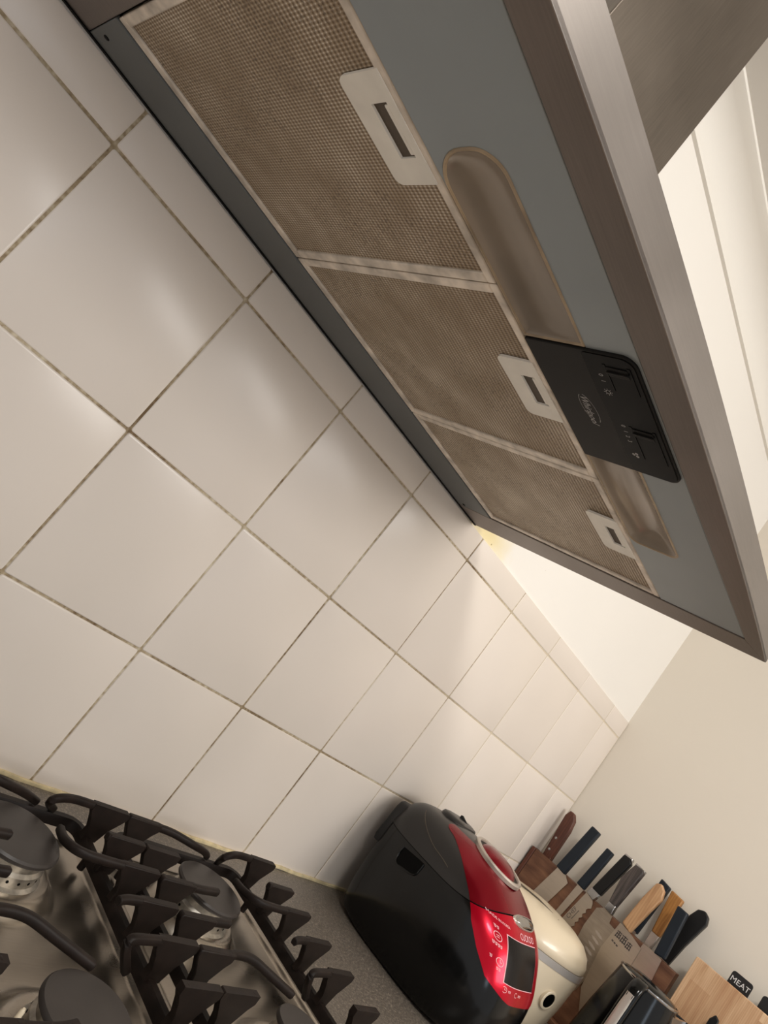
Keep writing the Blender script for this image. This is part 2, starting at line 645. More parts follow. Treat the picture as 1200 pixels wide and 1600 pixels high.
pth = [(-1.2 + 2.93 * k / 120, -0.0010, 0.9022 + 0.0008 * math.sin(k * 1.7) + 0.0006 * math.sin(k * 0.53)) for k in range(121)]
mb.tube(pth, 0.0030, 0.0028, 8)
struct(mb.build('trim_5', M['caulk'], smooth=60), 'yellowed sealant bead where tiles meet the worktop', 'sealant')

wt = MB().box((-1.2, -0.62, 0.862), (XR - 0.001, 0.0, ZW)).build('worktop', M['worktop'], bevel=0.003)
tag(wt, 'dark grey speckled laminate worktop under hob and rice cooker', 'worktop')

# ================================================================== COOKER HOOD
HB = 1.55
hood = thing('cooker_hood', 'wide stainless steel cooker hood over the hob with greasy filters', 'cooker hood', (0.307, 0.0, HB))


def yfront(x):
    return -0.498 - 0.013 * max(0.0, 1 - ((x - 0.25) / 0.5) ** 2)


outer = [(-0.143, -0.0015), (0.757, -0.0015), (0.737, -0.498)] + [(0.737 - 0.86 * k / 14, yfront(0.737 - 0.86 * k / 14)) for k in range(1, 14)] + [(-0.123, -0.498)]
mb = MB()
rings = []
for z, s in ((HB + 0.0045, 0.0), (HB + 0.0005, 0.0), (HB + 0.032, 0.0), (HB + 0.034, 0.004)):
    rings.append([(x + (s if x < .3 else -s), y + (s if y < -.3 else 0), z) for x, y in outer])
cx0, cx1, cy1 = 0.198, 0.397, -0.20


def squash(x, y):
    return (min(max(x, cx0), cx1), min(max(y, cy1), -0.0015), HB + 0.20)


rings = [rings[1], rings[2], rings[3], [squash(x, y) for x, y in outer]]
mb.loft(rings, cap0=False)
canopy = mb.build('canopy', M['steel_hood'], hood, smooth=30)
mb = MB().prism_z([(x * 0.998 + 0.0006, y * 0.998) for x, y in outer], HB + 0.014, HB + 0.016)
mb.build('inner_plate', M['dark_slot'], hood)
# rim strips on the underside
XI0, XI1, YI = -0.076, 0.692, -0.481
mb = MB()
mb.prism_z([(XI1, -0.0015), (0.757, -0.0015), (0.737, -0.498), (XI1, YI)], HB, HB + 0.0045)
mb.build('rim_strip', M['steel_rim'], hood, bevel=0.0008)
mb = MB()
mb.prism_z([(-0.143, -0.0015), (XI0, -0.0015), (XI0, YI), (-0.123, -0.498)], HB, HB + 0.0045)
mb.build('rim_strip', M['steel_rim'], hood, bevel=0.0008)
mb = MB()
fr = [(0.737 - 0.86 * k / 14, yfront(0.737 - 0.86 * k / 14)) for k in range(15)]
mb.prism_z([(XI1, YI)] + [(0.737, -0.498)] + fr[1:-1] + [(-0.123, -0.498), (XI0, YI)], HB, HB + 0.0045)
mb.build('rim_strip', M['steel_rim'], hood, bevel=0.0008)
mb = MB().box((XI0 + 0.0006, -0.074, HB), (XI1 - 0.0006, -0.002, HB + 0.005))
bs = mb.build('back_strip', M['backstrip'], hood, bevel=0.0008)
for sx_, sy_ in ((-0.066, -0.029), (0.684, -0.020)):
    m2 = MB().lathe([(0.0028, 0.0), (0.0026, -0.0008), (0.001, -0.0011)], (sx_, sy_, HB), 14)
    m2.build('screw', M['ctrl_gloss'], bs)
MB().box((-0.142, -0.0045, HB - 0.0012), (0.756, -0.0004, HB + 0.004)).build('shadow_line_strip', M['ctrl_gloss'], hood)  # thin black strip added to draw the shadow line between tiles and hood
# grey panel between filters and front rim
LAMP1 = rrect(0.062, -0.4345, 0.2295, -0.3740, (0.022, 0.0, 0.0, 0.03), 8)
LAMP2 = rrect(0.3875, -0.4345, 0.550, -0.3740, (0.0, 0.012, 0.012, 0.0), 8)
# walk the two lamp openings so that the panel is cut round them
order2 = [p for p in LAMP2 if p[0] > 0.40]
pan = [(XI0 + 0.0008, YI + 0.0012), (XI1 - 0.0008, YI + 0.0012), (XI1 - 0.0008, -0.3725)] + [(order2[-1][0], -0.3725)] + order2[::-1] + [(0.3875, -0.4345), (0.2295, -0.4345)]
lower = [p for p in LAMP1 if p[1] < -0.404 and p[0] < 0.22]
upper = [p for p in LAMP1 if p[1] >= -0.404 and p[0] < 0.22]
pan += lower[::-1] + upper[::-1] + [(upper[0][0], -0.3725), (XI0 + 0.0008, -0.3725)]
mb = MB().prism_z(pan, HB + 0.001, HB + 0.005)
mb.build('lower_panel', M['panel'], hood, bevel=0.0006)

# three grease filters, each mesh > frame, latch
FX = [-0.0745, 0.1775, 0.4345, 0.6915]
LX = [(0.006, 0.088), (0.265, 0.346), (0.518, 0.599)]
for k in range(3):
    x0, x1 = FX[k] + 0.0007, FX[k + 1] - 0.0007
    y0, y1 = -0.3712, -0.0755
    fm = MB().box((x0 + 0.006, y0 + 0.004, HB + 0.0036), (x1 - 0.006, y1 - 0.006, HB + 0.0055)).build('grease_filter', M['filter'], hood, smooth=0)
    m2 = MB()
    for a, b in (((x0, y0), (x1, y0 + 0.009)), ((x0, y1 - 0.010), (x1, y1)), ((x0, y0 + 0.0091), (x0 + 0.0095, y1 - 0.0101)), ((x1 - 0.0095, y0 + 0.0091), (x1, y1 - 0.0101))):
        m2.box((a[0], a[1], HB + 0.0012), (b[0], b[1], HB + 0.0085))
    m2.build('filter_frame', M['filter_frame'], fm, bevel=0.0012)
    a, b = LX[k]
    m2 = MB()
    o1 = rrect(a, -0.3655, b, -0.322, (0.0, 0.0, 0.007, 0.007), 4)
    # plate with a finger slot: outline bridged to the slot
    sl = (a + 0.021, -0.358, b - 0.021, -0.342)
    for r in ((a, -0.3655, sl[0], sl[3]), (sl[2], -0.3655, b, sl[3]), (sl[0], -0.3655, sl[2], sl[1])):
        m2.box((r[0], r[1], HB + 0.0005), (r[2], r[3], HB + 0.0030))
    m2.prism_z(rrect(a, sl[3], b, -0.322, (0, 0, 0.007, 0.007), 4), HB + 0.0005, HB + 0.0030)
    m2.build('latch', M['latch'], fm, smooth=30)
    MB().box((sl[0], sl[1], HB + 0.0024), (sl[2], sl[3], HB + 0.0034)).build('latch_slot', M['dark_slot'], fm)
    m3 = MB().box((sl[0] + 0.002, sl[1] - 0.0, HB + 0.0006), (sl[2] - 0.002, sl[1] + 0.004, HB + 0.0022))
    m3.build('latch_tongue', M['latch'], fm, bevel=0.0006)

# lamp covers either side of the controls
for (a, b, left) in ((0.062, 0.2295, True), (0.3875, 0.550, False)):
    rr = (0.022, 0.0, 0.0, 0.03) if left else (0.0, 0.012, 0.012, 0.0)
    o1 = LAMP1 if left else LAMP2
    cx, cy = (a + b) / 2, -0.404

    def ins(p, d):
        sx = 1 - 2 * d / (b - a)
        sy = 1 - 2 * d / 0.06
        return (cx + (p[0] - cx) * sx, cy + (p[1] - cy) * sy)
    m2 = MB()
    m2.loft([[(*ins(p, 0.0025), HB + 0.0012) for p in o1], [(*ins(p, 0.006), HB + 0.0050) for p in o1], [(*ins(p, 0.013), HB + 0.0085) for p in o1], [(*ins(p, 0.021), HB + 0.0105) for p in o1], [(*ins(p, 0.028), HB + 0.0112) for p in o1]], cap0=False)
    lc = m2.build('lamp_cover', M['lamp_cover'], hood, smooth=60)
    m2 = MB()
    m2.loft([[(*ins(p, -0.0002), HB + 0.0012) for p in o1], [(*ins(p, 0.0004), HB + 0.0002) for p in o1], [(*ins(p, 0.0018), HB + 0.0002) for p in o1], [(*ins(p, 0.0026), HB + 0.0014) for p in o1]], cap0=False, cap1=False)
    m2.build('lamp_rim', M['lamp_rim'], lc, smooth=40)

# control panel with sliders and print
ctl = MB().prism_z(rrect(0.2305, -0.4775, 0.3870, -0.3745, (0.012, 0.012, 0.0015, 0.0015), 6), HB - 0.0012, HB + 0.003).build('control_panel', M['ctrl'], hood, bevel=0.0008)
m2 = MB().prism_z(rrect(0.2325, -0.4758, 0.3852, -0.4300, (0.0105, 0.0105, 0.004, 0.004), 6), HB - 0.0018, HB - 0.0011)
m2.build('gloss_strip', M['ctrl_gloss'], ctl, bevel=0.0003)
for a, b in ((0.242, 0.272), (0.316, 0.360)):
    m2 = MB()
    m2.box((a, -0.4715, HB - 0.0022), (b, -0.4685, HB - 0.0017))
    m2.box((a, -0.4495, HB - 0.0022), (b, -0.4470, HB - 0.0017))
    m2.build('slider_track', M['ctrl_gloss'], ctl)
    m2 = MB()
    m2.prism_x([(-0.4685, HB - 0.0017), (-0.4685, HB - 0.0026), (-0.4500, HB - 0.0026), (-0.4495, HB - 0.0017)], a + 0.002, a + 0.012)
    m2.box((a + 0.006, -0.469, HB - 0.0040), (a + 0.0074, -0.4495, HB - 0.0025))
    m2.build('slider_knob', M['ctrl'], ctl, bevel=0.0005)
fn = flat((0, 0, HB - 0.00135), (1, 0, 0), (0, -1, 0))
fn2 = flat((0, 0, HB - 0.0020), (1, 0, 0), (0, -1, 0))
m2 = MB()
put_text(m2, 'Whirlpool', 0.0105, lambda x, y: fn(0.290 + x * 0.86, 0.4065 + y), shear=0.35)
put_ring(m2, 0, 0, 0.0158, 0.0165, lambda x, y: fn(0.307 + x * 1.15, 0.411 + y * 0.42 + x * 0.12), n=30, a0=0.5, a1=3.0)
put_ring(m2, 0, 0, 0.0158, 0.0165, lambda x, y: fn(0.307 + x * 1.15, 0.411 + y * 0.42 + x * 0.12), n=30, a0=3.5, a1=5.9)
m2.build('brand_lettering', M['print_grey'], ctl, smooth=0)
m2 = MB()
for ch_, x in (('0', 0.2555), ('1', 0.2625)):
    put_text(m2, ch_, 0.0058, lambda u, w, x=x: fn2(x + u, 0.4395 + w), 'CENTER')
put_ring(m2, 0.2755, 0.4413, 0.0018, 0.0024, fn2, n=16)
for k in range(8):
    a = k * PI / 4
    put_stroke(m2, (0.2755 + .003 * math.cos(a), .4413 + .003 * math.sin(a)), (0.2755 + .0041 * math.cos(a), .4413 + .0041 * math.sin(a)), .0005, fn2)
m2.build('light_symbols', M['print_grey'], ctl, smooth=0)
m2 = MB()
for ch_, x in (('0', 0.3175), ('1', 0.3250), ('2', 0.3315), ('3', 0.3380)):
    put_text(m2, ch_, 0.0058, lambda u, w, x=x: fn2(x + u, 0.4395 + w), 'CENTER')
for k in range(3):
    a = k * 2 * PI / 3 + .5
    put_ring(m2, 0.3575 + .0022 * math.cos(a), .4413 + .0022 * math.sin(a), 0.0004, 0.0016, fn2, n=10)
m2.build('fan_symbols', M['print_grey'], ctl, smooth=0)

# chimney
mb = MB().box((cx0, cy1, HB + 0.195), (cx1, -0.002, ZC - 0.001))
ch = mb.build('chimney', M['steel_chimney'], hood, bevel=0.0015)
MB().box((cx0 - 0.004, cy1 - 0.004, HB + 0.193), (cx1 + 0.004, -0.002, HB + 0.202)).build('collar', M['steel_hood'], ch, bevel=0.001)

# ================================================================== GAS HOB
hob = thing('gas_hob', 'stainless steel four burner gas hob set into the dark worktop', 'hob', (0.435, -0.31, ZW))
HX0, HX1, HY0, HY1 = 0.135, 0.736, -0.565, -0.055
BUR = [(0.303, -0.180, 0.045), (0.571, -0.182, 0.045), (0.311, -0.378, 0.040), (0.585, -0.375, 0.030)]


def sst(a, b, x):
    t = min(max((x - a) / (b - a), 0), 1)
    return t * t * (3 - 2 * t)


def hob_z(x, y):
    z = 0.9058
    e = min(x - HX0, HX1 - x, y - HY0, HY1 - y)
    z -= 0.0045 * (1 - sst(0, 0.006, e))
    w = 0
    for a, b in ((0.168, 0.432), (0.462, 0.703)):
        w = max(w, sst(0, 0.007, min(x - a, b - x, y + 0.53, -0.108 - y)))
    z -= 0.0042 * w
    for bx, by, r in BUR:
        d = math.hypot(x - bx, y - by)
        z += 0.013 * (1 - sst(r + 0.008, r + 0.026, d)) - 0.006 * (1 - sst(r - 0.012, r + 0.003, d))
    return z


mb = MB()
NX, NY = 216, 184
vs = [(HX0 + (HX1 - HX0) * i / NX, HY0 + (HY1 - HY0) * j / NY) for j in range(NY + 1) for i in range(NX + 1)]
mb.add([(x, y, hob_z(x, y)) for x, y in vs], [(j * (NX + 1) + i, j * (NX + 1) + i + 1, (j + 1) * (NX + 1) + i + 1, (j + 1) * (NX + 1) + i) for j in range(NY) for i in range(NX)])
mb.build('hob_plate', M['hob'], hob, smooth=60)
MB().box((HX0 + 0.002, HY0 + 0.002, ZW + 0.0002), (HX1 - 0.002, HY1 - 0.002, ZW + 0.0010)).build('seal', M['ctrl'], hob)
for k, (bx, by, r) in enumerate(BUR):
    bz = 0.9085
    bu = MB().lathe([(r * 1.02, 0), (r * 1.02, 0.006), (r * 0.93, 0.008), (r * 0.93, 0.018), (r * 0.86, 0.021), (r * 0.86, 0.029), (r * 0.5, 0.030)], (bx, by, bz), 56).build('burner', M['burner'], hob, smooth=40)
    cp = MB().lathe([(r * 0.95, 0.029), (r * 1.01, 0.031), (r * 1.01, 0.0335), (r * 0.97, 0.0355), (r * 0.4, 0.0362), (0.0, 0.0364)], (bx, by, bz), 56)
    cp.build('burner_cap', M['cap'], bu, smooth=40)
    hs = MB()
    for q in range(22):
        a = 2 * PI * q / 22
        c = Vector((bx + r * 0.925 * math.cos(a), by + r * 0.925 * math.sin(a), bz + 0.0135))
        d = Vector((math.cos(a), math.sin(a), 0))
        hs.lathe([(0.0014, -0.001), (0.0014, 0.0006)], c, 8, d)
    hs.build('flame_ports', M['ctrl_gloss'], bu, smooth=0)
    MB().lathe([(0.0022, 0), (0.0022, 0.022), (0.0012, 0.024)], (bx - r * 1.12, by + r * 0.25, bz), 10).build('spark_plug', M['cream'], bu)

# ---------------- pan supports (lift off the hob)
CX = 0.582


def web(s):
    """flared upright of a finger in (x, z); s=+1 right side"""
    p = [(0.098, 0.926), (0.117, 0.926), (0.1225, 0.942), (0.135, 0.9595), (0.135, 0.9645), (0.1335, 0.9665), (0.085, 0.9665), (0.085, 0.9585), (0.0905, 0.952), (0.0985, 0.938)]
    return [(CX + s * a, z) for a, z in p]


def bar_path(s, y, pts):
    out = [(CX + s * 0.092, y, 0.9625)]
    return out + [(CX + dx, yy, z) for dx, yy, z in pts]


FING = [  # side, y, path points (dx from centre, y, z)
    (1, -0.126, [(0.060, -0.127, .9625), (0.038, -0.133, .961), (0.036, -0.128, .952), (0.066, -0.100, .932)]),
    (-1, -0.126, [(-0.064, -0.128, .9625), (-0.030, -0.134, .960), (0.008, -0.122, .950), (0.044, -0.098, .933)]),
    (1, -0.177, [(0.083, -0.177, .9625)]),
    (-1, -0.179, [(-0.092, -0.179, .9625)]),
    (1, -0.220, [(0.060, -0.220, .9625), (0.034, -0.216, .962), (0.028, -0.195, .957), (0.038, -0.166, .950)]),
    (-1, -0.225, [(-0.070, -0.224, .9625), (-0.044, -0.221, .9625)]),
    (1, -0.268, [(0.070, -0.270, .9625), (0.058, -0.273, .961)]),
    (-1, -0.275, [(-0.080, -0.273, .9625), (-0.058, -0.271, .9625)]),
    (1, -0.316, [(0.070, -0.318, .9625), (0.052, -0.320, .961), (0.056, -0.320, .950), (0.076, -0.316, .930)]),
    (-1, -0.319, [(-0.075, -0.315, .9625), (-0.050, -0.316, .961), (-0.020, -0.324, .954), (0.020, -0.334, .944)]),
    (1, -0.367, [(0.090, -0.367, .9625)]),
    (-1, -0.367, [(-0.090, -0.367, .9625)]),
    (1, -0.418, [(0.060, -0.417, .9625), (0.040, -0.412, .9615)]),
    (-1, -0.418, [(-0.060, -0.417, .9625), (-0.040, -0.412, .9615)]),
]
ps = thing('pan_support', 'black cast iron pan support on the right half of the hob', 'pan support', (CX, -0.285, 0.9058), 'cast iron pan supports on the hob')
mb = MB()
fo = rrect(CX - 0.118, -0.470, CX + 0.112, -0.094, 0.022, 5)
n = len(fo)
ctr = (CX - .003, -0.282)
loop = []
for (x, y) in fo:
    nx, ny = x - ctr[0], y - ctr[1]
    loop.append((x, y))


def off(poly, d):
    out = []
    m = len(poly)
    for i in range(m):
        (x0, y0), (x1, y1) = poly[i - 1], poly[(i + 1) % m]
        tx, ty = x1 - x0, y1 - y0
        L = math.hypot(tx, ty) or 1
        out.append((poly[i][0] - ty / L * d, poly[i][1] + tx / L * d))
    return out


o_out, o_in = loop, off(loop, 0.011)
rings = []
for q, z in ((0.0, .917), (0.0, .926), (0.15, .929), (0.85, .929), (1.0, .926), (1.0, .917)):
    rings.append([(a[0] + (b[0] - a[0]) * q, a[1] + (b[1] - a[1]) * q, z) for a, b in zip(o_out, o_in)])
rings.append(rings[0])
mb.loft(rings, False, False)
for fx, fy in ((-0.1125, -0.15), (0.1065, -0.15), (-0.1125, -0.44), (0.1065, -0.44)):
    mb.lathe([(0.004, 0.9062), (0.0045, 0.918)], (CX + fx, fy, 0), 12)
mb.build('frame', M['iron'], ps, smooth=50)
for s, y, pts in FING:
    mb = MB()
    th = 0.0042
    mb.prism_y(web(s), y - th, y + th)
    mb.tube(curve_path(bar_path(s, y, pts), 7), 0.0040, 0.0042, 10)
    mb.build('finger', M['iron'], ps, bevel=0.0012, smooth=50)


def copy_tree(o, parent=None):
    c = o.copy()
    COL.objects.link(c)
    c.parent = parent
    for chd in list(o.children):
        copy_tree(chd, c)
    return c


p2 = copy_tree(ps)
p2.location = (CX - 0.271, -0.285, 0.9058)
tag(p2, 'black cast iron pan support on the left half of the hob', 'pan support', 'cast iron pan supports on the hob')

# ================================================================== RED RICE COOKER
SEC = [(.9005, .090, -.045, -.300), (.909, .099, -.03, -.33), (.93, .107, -.025, -.352), (.96, .1115, -.022, -.363), (1.00, .112, -.020, -.360),
       (1.03, .110, -.02, -.348), (1.063, .106, -.02, -.328), (1.09, .097, -.022, -.297), (1.112, .083, -.03, -.262), (1.126, .065, -.05, -.23),
       (1.134, .042, -.09, -.205), (1.137, .02, -.13, -.18), (1.138, .0001, -.155, -.1551)]
XCK = 1.110


def sec(s):
    i = int(min(max(math.floor(s), 0), len(SEC) - 2))
    t = s - i
    P = [SEC[min(max(k, 0), len(SEC) - 1)] for k in (i - 1, i, i + 1, i + 2)]
    return [.5 * ((2 * b) + (c - a) * t + (2 * a - 5 * b + 4 * c - d) * t * t + (-a + 3 * b - 3 * c + d) * t ** 3) for a, b, c, d in zip(*P)]


def ck(th, s, o=0.0):
    z, a, yb, yf = sec(s)
    n_ = 3.2 if s < 9 else 3.2 - (s - 9) * .35
    yc, b = (yb + yf) / 2, (yb - yf) / 2
    c, sn = math.cos(th), math.sin(th)
    p = Vector((XCK + a * math.copysign(abs(sn) ** (2 / n_), sn), yc - b * math.copysign(abs(c) ** (2 / n_), c), z))
    if o:
        e = 0.02
        q = ck(th + e, s) - ck(th - e, s)
        w = ck(th, min(s + .06, 11.9)) - ck(th, max(s - .06, 0))
        nn = q.cross(w)
        if nn.length > 1e-12:
            p = p + nn.normalized() * o
    return p


def seam(th):
    return 6.05 + 1.1 * max(0.0, math.cos(th)) ** 1.5


cooker = thing('rice_cooker', 'glossy black and red rice cooker on the worktop beside the hob', 'rice cooker', (XCK, -0.19, ZW))
NT_ = 144
TH = [2 * PI * k / NT_ for k in range(NT_)]
mb = MB()
mb.loft([[ck(t, seam(t) * k / 40 * .997) for t in TH] for k in range(41)], cap1=False)
bodyc = mb.build('body', M['black_gloss'], cooker, smooth=50)
mb = MB()
mb.loft([[ck(t, seam(t) * 0.99, -0.0012) for t in TH], [ck(t, seam(t) * 1.006, -0.0012) for t in TH]], False, False)
mb.build('seam_groove', M['ctrl_gloss'], bodyc, smooth=50)
mb = MB()
mb.loft([[ck(t, seam(t) * 1.003 + (11.98 - seam(t) * 1.003) * (k / 36)) for t in TH] for k in range(37)], cap0=False)
lid = mb.build('lid', M['black_satin'], cooker, smooth=50)


def patch(u0, u1, fs, nu, nv, o):
    """shell over the cooker; fs(u)->(s0, s1) with u in radians"""
    m = MB()
    g = []
    for i in range(nu + 1):
        u = u0 + (u1 - u0) * i / nu
        s0, s1 = fs(u)
        g.append([ck(u, s0 + (s1 - s0) * j / nv, o) for j in range(nv + 1)])
    v = [p for r in g for p in r]
    m.add(v, [(i * (nv + 1) + j, (i + 1) * (nv + 1) + j, (i + 1) * (nv + 1) + j + 1, i * (nv + 1) + j + 1) for i in range(nu) for j in range(nv)])
    return m


def border(s):
    """half width (deg) of the red face at section s"""
    K = [(3.85, 6), (3.95, 18), (4.05, 26), (4.3, 44), (5.04, 57), (5.7, 66), (6.6, 71), (7.7, 80), (9.0, 93), (9.7, 100)]
    if s <= K[0][0]:
        return K[0][1]
    for (a, x), (b, y) in zip(K, K[1:]):
        if s <= b:
            return x + (y - x) * (s - a) / (b - a)
    return K[-1][1]


def red_patch(s0f, s1f, ns, nt, o):
    m = MB()
    g = []
    for j in range(ns + 1):
        q = j / ns
        row_ = []
        for i in range(nt + 1):
            w = -1 + 2 * i / nt
            s = None
            th = 0.0
            ss = s0f(0) + (s1f(0) - s0f(0)) * q
            for _ in range(4):
                th = w * math.radians(border(ss))
                ss = s0f(th) + (s1f(th) - s0f(th)) * q
            row_.append(ck(th, ss, o))
        g.append(row_)
    v = [p for r in g for p in r]
    m.add(v, [(j * (nt + 1) + i, j * (nt + 1) + i + 1, (j + 1) * (nt + 1) + i + 1, (j + 1) * (nt + 1) + i) for j in range(ns) for i in range(nt)])
    return m


rf = red_patch(lambda t: 3.9, lambda t: seam(t) * .9955, 40, 60, 0.0007).build('front_panel', M['red'], bodyc, smooth=50, recalc=False)
red_patch(lambda t: seam(t) * 1.0045, lambda t: 9.75, 30, 60, 0.0007).build('lid_panel', M['red_dark'], lid, smooth=50, recalc=False)


def quad_patch(c4, nu, nv, o, rr=0.0):
    """patch between four (deg, s) corners: bl, br, tr, tl"""
    m = MB()
    g = []
    for j in range(nv + 1):
        q = j / nv
        row_ = []
        for i in range(nu + 1):
            p = i / nu
            a = c4[0][0] * (1 - p) * (1 - q) + c4[1][0] * p * (1 - q) + c4[2][0] * p * q + c4[3][0] * (1 - p) * q
            b = c4[0][1] * (1 - p) * (1 - q) + c4[1][1] * p * (1 - q) + c4[2][1] * p * q + c4[3][1] * (1 - p) * q
            row_.append(ck(math.radians(a), b, o))
        g.append(row_)
    v = [p for r in g for p in r]
    m.add(v, [(j * (nu + 1) + i, j * (nu + 1) + i + 1, (j + 1) * (nu + 1) + i + 1, (j + 1) * (nu + 1) + i) for j in range(nv) for i in range(nu)])
    return m


def xs(x, s):
    """angle on the front for a given x at section s"""
    z, a, yb, yf = sec(s)
    n_ = 3.2 if s < 9 else 3.2 - (s - 9) * .35
    t = min(max((x - XCK) / a, -.999), .999)
    return math.asin(math.copysign(abs(t) ** (n_ / 2), t))


def front(o):
    return lambda x, s: ck(xs(x, s), s, o)


def xquad(x0, x1, s0, s1, o, nu=14, nv=14, x0t=None, x1t=None):
    F = front(o)
    m = MB()
    v = []
    for j in range(nv + 1):
        q = j / nv
        a = x0 + ((x0t if x0t is not None else x0) - x0) * q
        b = x1 + ((x1t if x1t is not None else x1) - x1) * q
        v += [F(a + (b - a) * i / nu, s0 + (s1 - s0) * q) for i in range(nu + 1)]
    m.add(v, [(j * (nu + 1) + i, j * (nu + 1) + i + 1, (j + 1) * (nu + 1) + i + 1, (j + 1) * (nu + 1) + i) for j in range(nv) for i in range(nu)])
    return m


xquad(1.0445, 1.1405, 4.60, 6.27, 0.0009).build('display_border', M['print_pink'], bodyc, smooth=50, recalc=False)
xquad(1.0460, 1.1390, 4.63, 6.24, 0.0013).build('display', M['display'], bodyc, smooth=50, recalc=False)
# open button
mb = MB()
F = front(0.0)
rings = []
for q, o in ((1.0, 0.0005), (1.0, 0.003), (0.86, 0.0048), (0.5, 0.0058), (0.05, 0.006)):
    rings.append([front(o)(1.112 + q * .036 * math.copysign(abs(math.cos(a)) ** .7, math.cos(a)), 7.02 + q * .20 * (math.sin(a) if math.sin(a) > 0 else 1.25 * math.sin(a))) for a in [2 * PI * k / 40 for k in range(40)]])
mb.loft(rings, False)
mb.build('open_button', M['chrome'], bodyc, smooth=60)
mb = MB()
rings = []
for q, o in ((1.17, 0.0006), (1.12, 0.003), (1.02, 0.003), (1.0, 0.0008)):
    rings.append([front(o)(1.112 + q * .036 * math.copysign(abs(math.cos(a)) ** .7, math.cos(a)), 7.02 + q * .20 * (math.sin(a) if math.sin(a) > 0 else 1.25 * math.sin(a))) for a in [2 * PI * k / 40 for k in range(40)]])
mb.loft(rings, False, False)
mb.build('button_bezel', M['silver'], bodyc, smooth=60)
# lettering printed on the red front
P0 = front(0.0012)
SU = 33.0   # sections per metre up the front, about


def onfront(x0, s0, k=1.0):
    return lambda u, w: P0(x0 + u, s0 + w * SU * k)


mb = MB()
put_text(mb, 'CUCKOO', 0.0125, onfront(1.081, 6.36, .8))
mb.build('brand_lettering', M['print_pink'], bodyc, smooth=0)
mb = MB()
put_text(mb, 'MADE IN KOREA', 0.0044, onfront(1.0205, 6.50, .9))
mb.build('origin_lettering', M['print_pink'], bodyc, smooth=0)


def blocks(mb, x0, s0, n_, h=0.0029):
    """tiny syllable blocks, too small to read in the photo"""
    fn = onfront(x0, s0)
    for k in range(n_):
        a = k * h * 1.15
        put_stroke(mb, (a, h * .8), (a + h * .55, h * .8), .0006, fn)
        put_stroke(mb, (a + h * .1, h * .45), (a + h * .5, h * .45), .0006, fn)
        put_stroke(mb, (a + h * .8, h), (a + h * .8, h * .1), .0006, fn)
        put_stroke(mb, (a + h * .15, h * .05), (a + h * .8, h * .05), .0006, fn)


for x0, s0, kind in ((1.030, 5.95, 0), (1.035, 5.20, 1), (1.050, 4.37, 2), (1.080, 4.35, 3)):
    mb = MB()
    fn = onfront(x0, s0, .8)
    if kind == 0:
        put_ring(mb, 0, 0, 0.0047, 0.0054, fn, n=28)
        put_stroke(mb, (-0.0022, 0.0008), (0.0022, 0.0016), .0006, fn)
        put_stroke(mb, (-0.0022, -0.0014), (0.0022, -0.0006), .0006, fn)
        blocks(mb, 1.026, 6.20, 2)
        blocks(mb, 1.023, 5.64, 4)
    elif kind == 1:
        put_ring(mb, 0, 0, 0.0047, 0.0054, fn, n=28)
        put_stroke(mb, (0, 0), (0, 0.0036), .0007, fn)
        put_stroke(mb, (0, 0), (0.0028, 0), .0007, fn)
        blocks(mb, 1.022, 5.16, 1)
        blocks(mb, 1.031, 4.90, 2)
    elif kind == 2:
        put_ring(mb, 0, 0, 0.0042, 0.0049, fn, n=24, a0=-2.2, a1=2.4)
        put_stroke(mb, (0, 0), (0, .003), .0007, fn)
        put_stroke(mb, (0, 0), (.0025, 0), .0007, fn)
        blocks(mb, 1.058, 4.33, 2)
    else:
        put_ring(mb, 0, 0, 0.0034, 0.0040, fn, n=20, a0=.6, a1=5.6)
        blocks(mb, 1.087, 4.30, 3)
    mb.build('button_symbol', M['print_pink'], bodyc, smooth=0)
# steam dial on the lid: silver ring with a red dome
dc = Vector((1.106, -0.207, 1.1318))
dn = Vector((-0.02, -0.19, 1)).normalized()
mb = MB().lathe([(0.051, -0.004), (0.0515, 0.002), (0.0495, 0.0045), (0.0445, 0.004), (0.043, -0.002)], dc, 64, dn, False, False)
mb.build('dial_ring', M['silver'], lid, smooth=40)
mb = MB().lathe([(0.0385, -0.002), (0.0375, 0.001), (0.034, 0.005), (0.027, 0.0090), (0.013, 0.0112), (0.0, 0.0117)], dc, 64, dn, False, False)
mb.build('steam_dial', M['red_dark'], lid, smooth=60)
MB().lathe([(0.0445, 0.0012), (0.0380, 0.0004)], dc, 64, dn, False, False).build('dial_gap', M['ctrl_gloss'], lid, smooth=40)
# steam vent block behind the dial
mb = MB()
o1 = rrect(1.068, -0.128, 1.158, -0.076, 0.024, 6)
mb.loft([[(1.1115 + (x - 1.1115) * q, -0.102 + (y + 0.102) * q, z) for x, y in o1] for q, z in ((1.0, 1.118), (1.0, 1.1345), (.93, 1.139), (.7, 1.1415), (.2, 1.142))])
sv = mb.build('steam_vent', M['black_satin'], lid, smooth=45)
MB().prism_x([(-0.118, 1.1405), (-0.094, 1.1405), (-0.094, 1.147), (-0.098, 1.148)], 1.118, 1.122).build('vent_fin', M['black_matte'], sv, bevel=0.001)
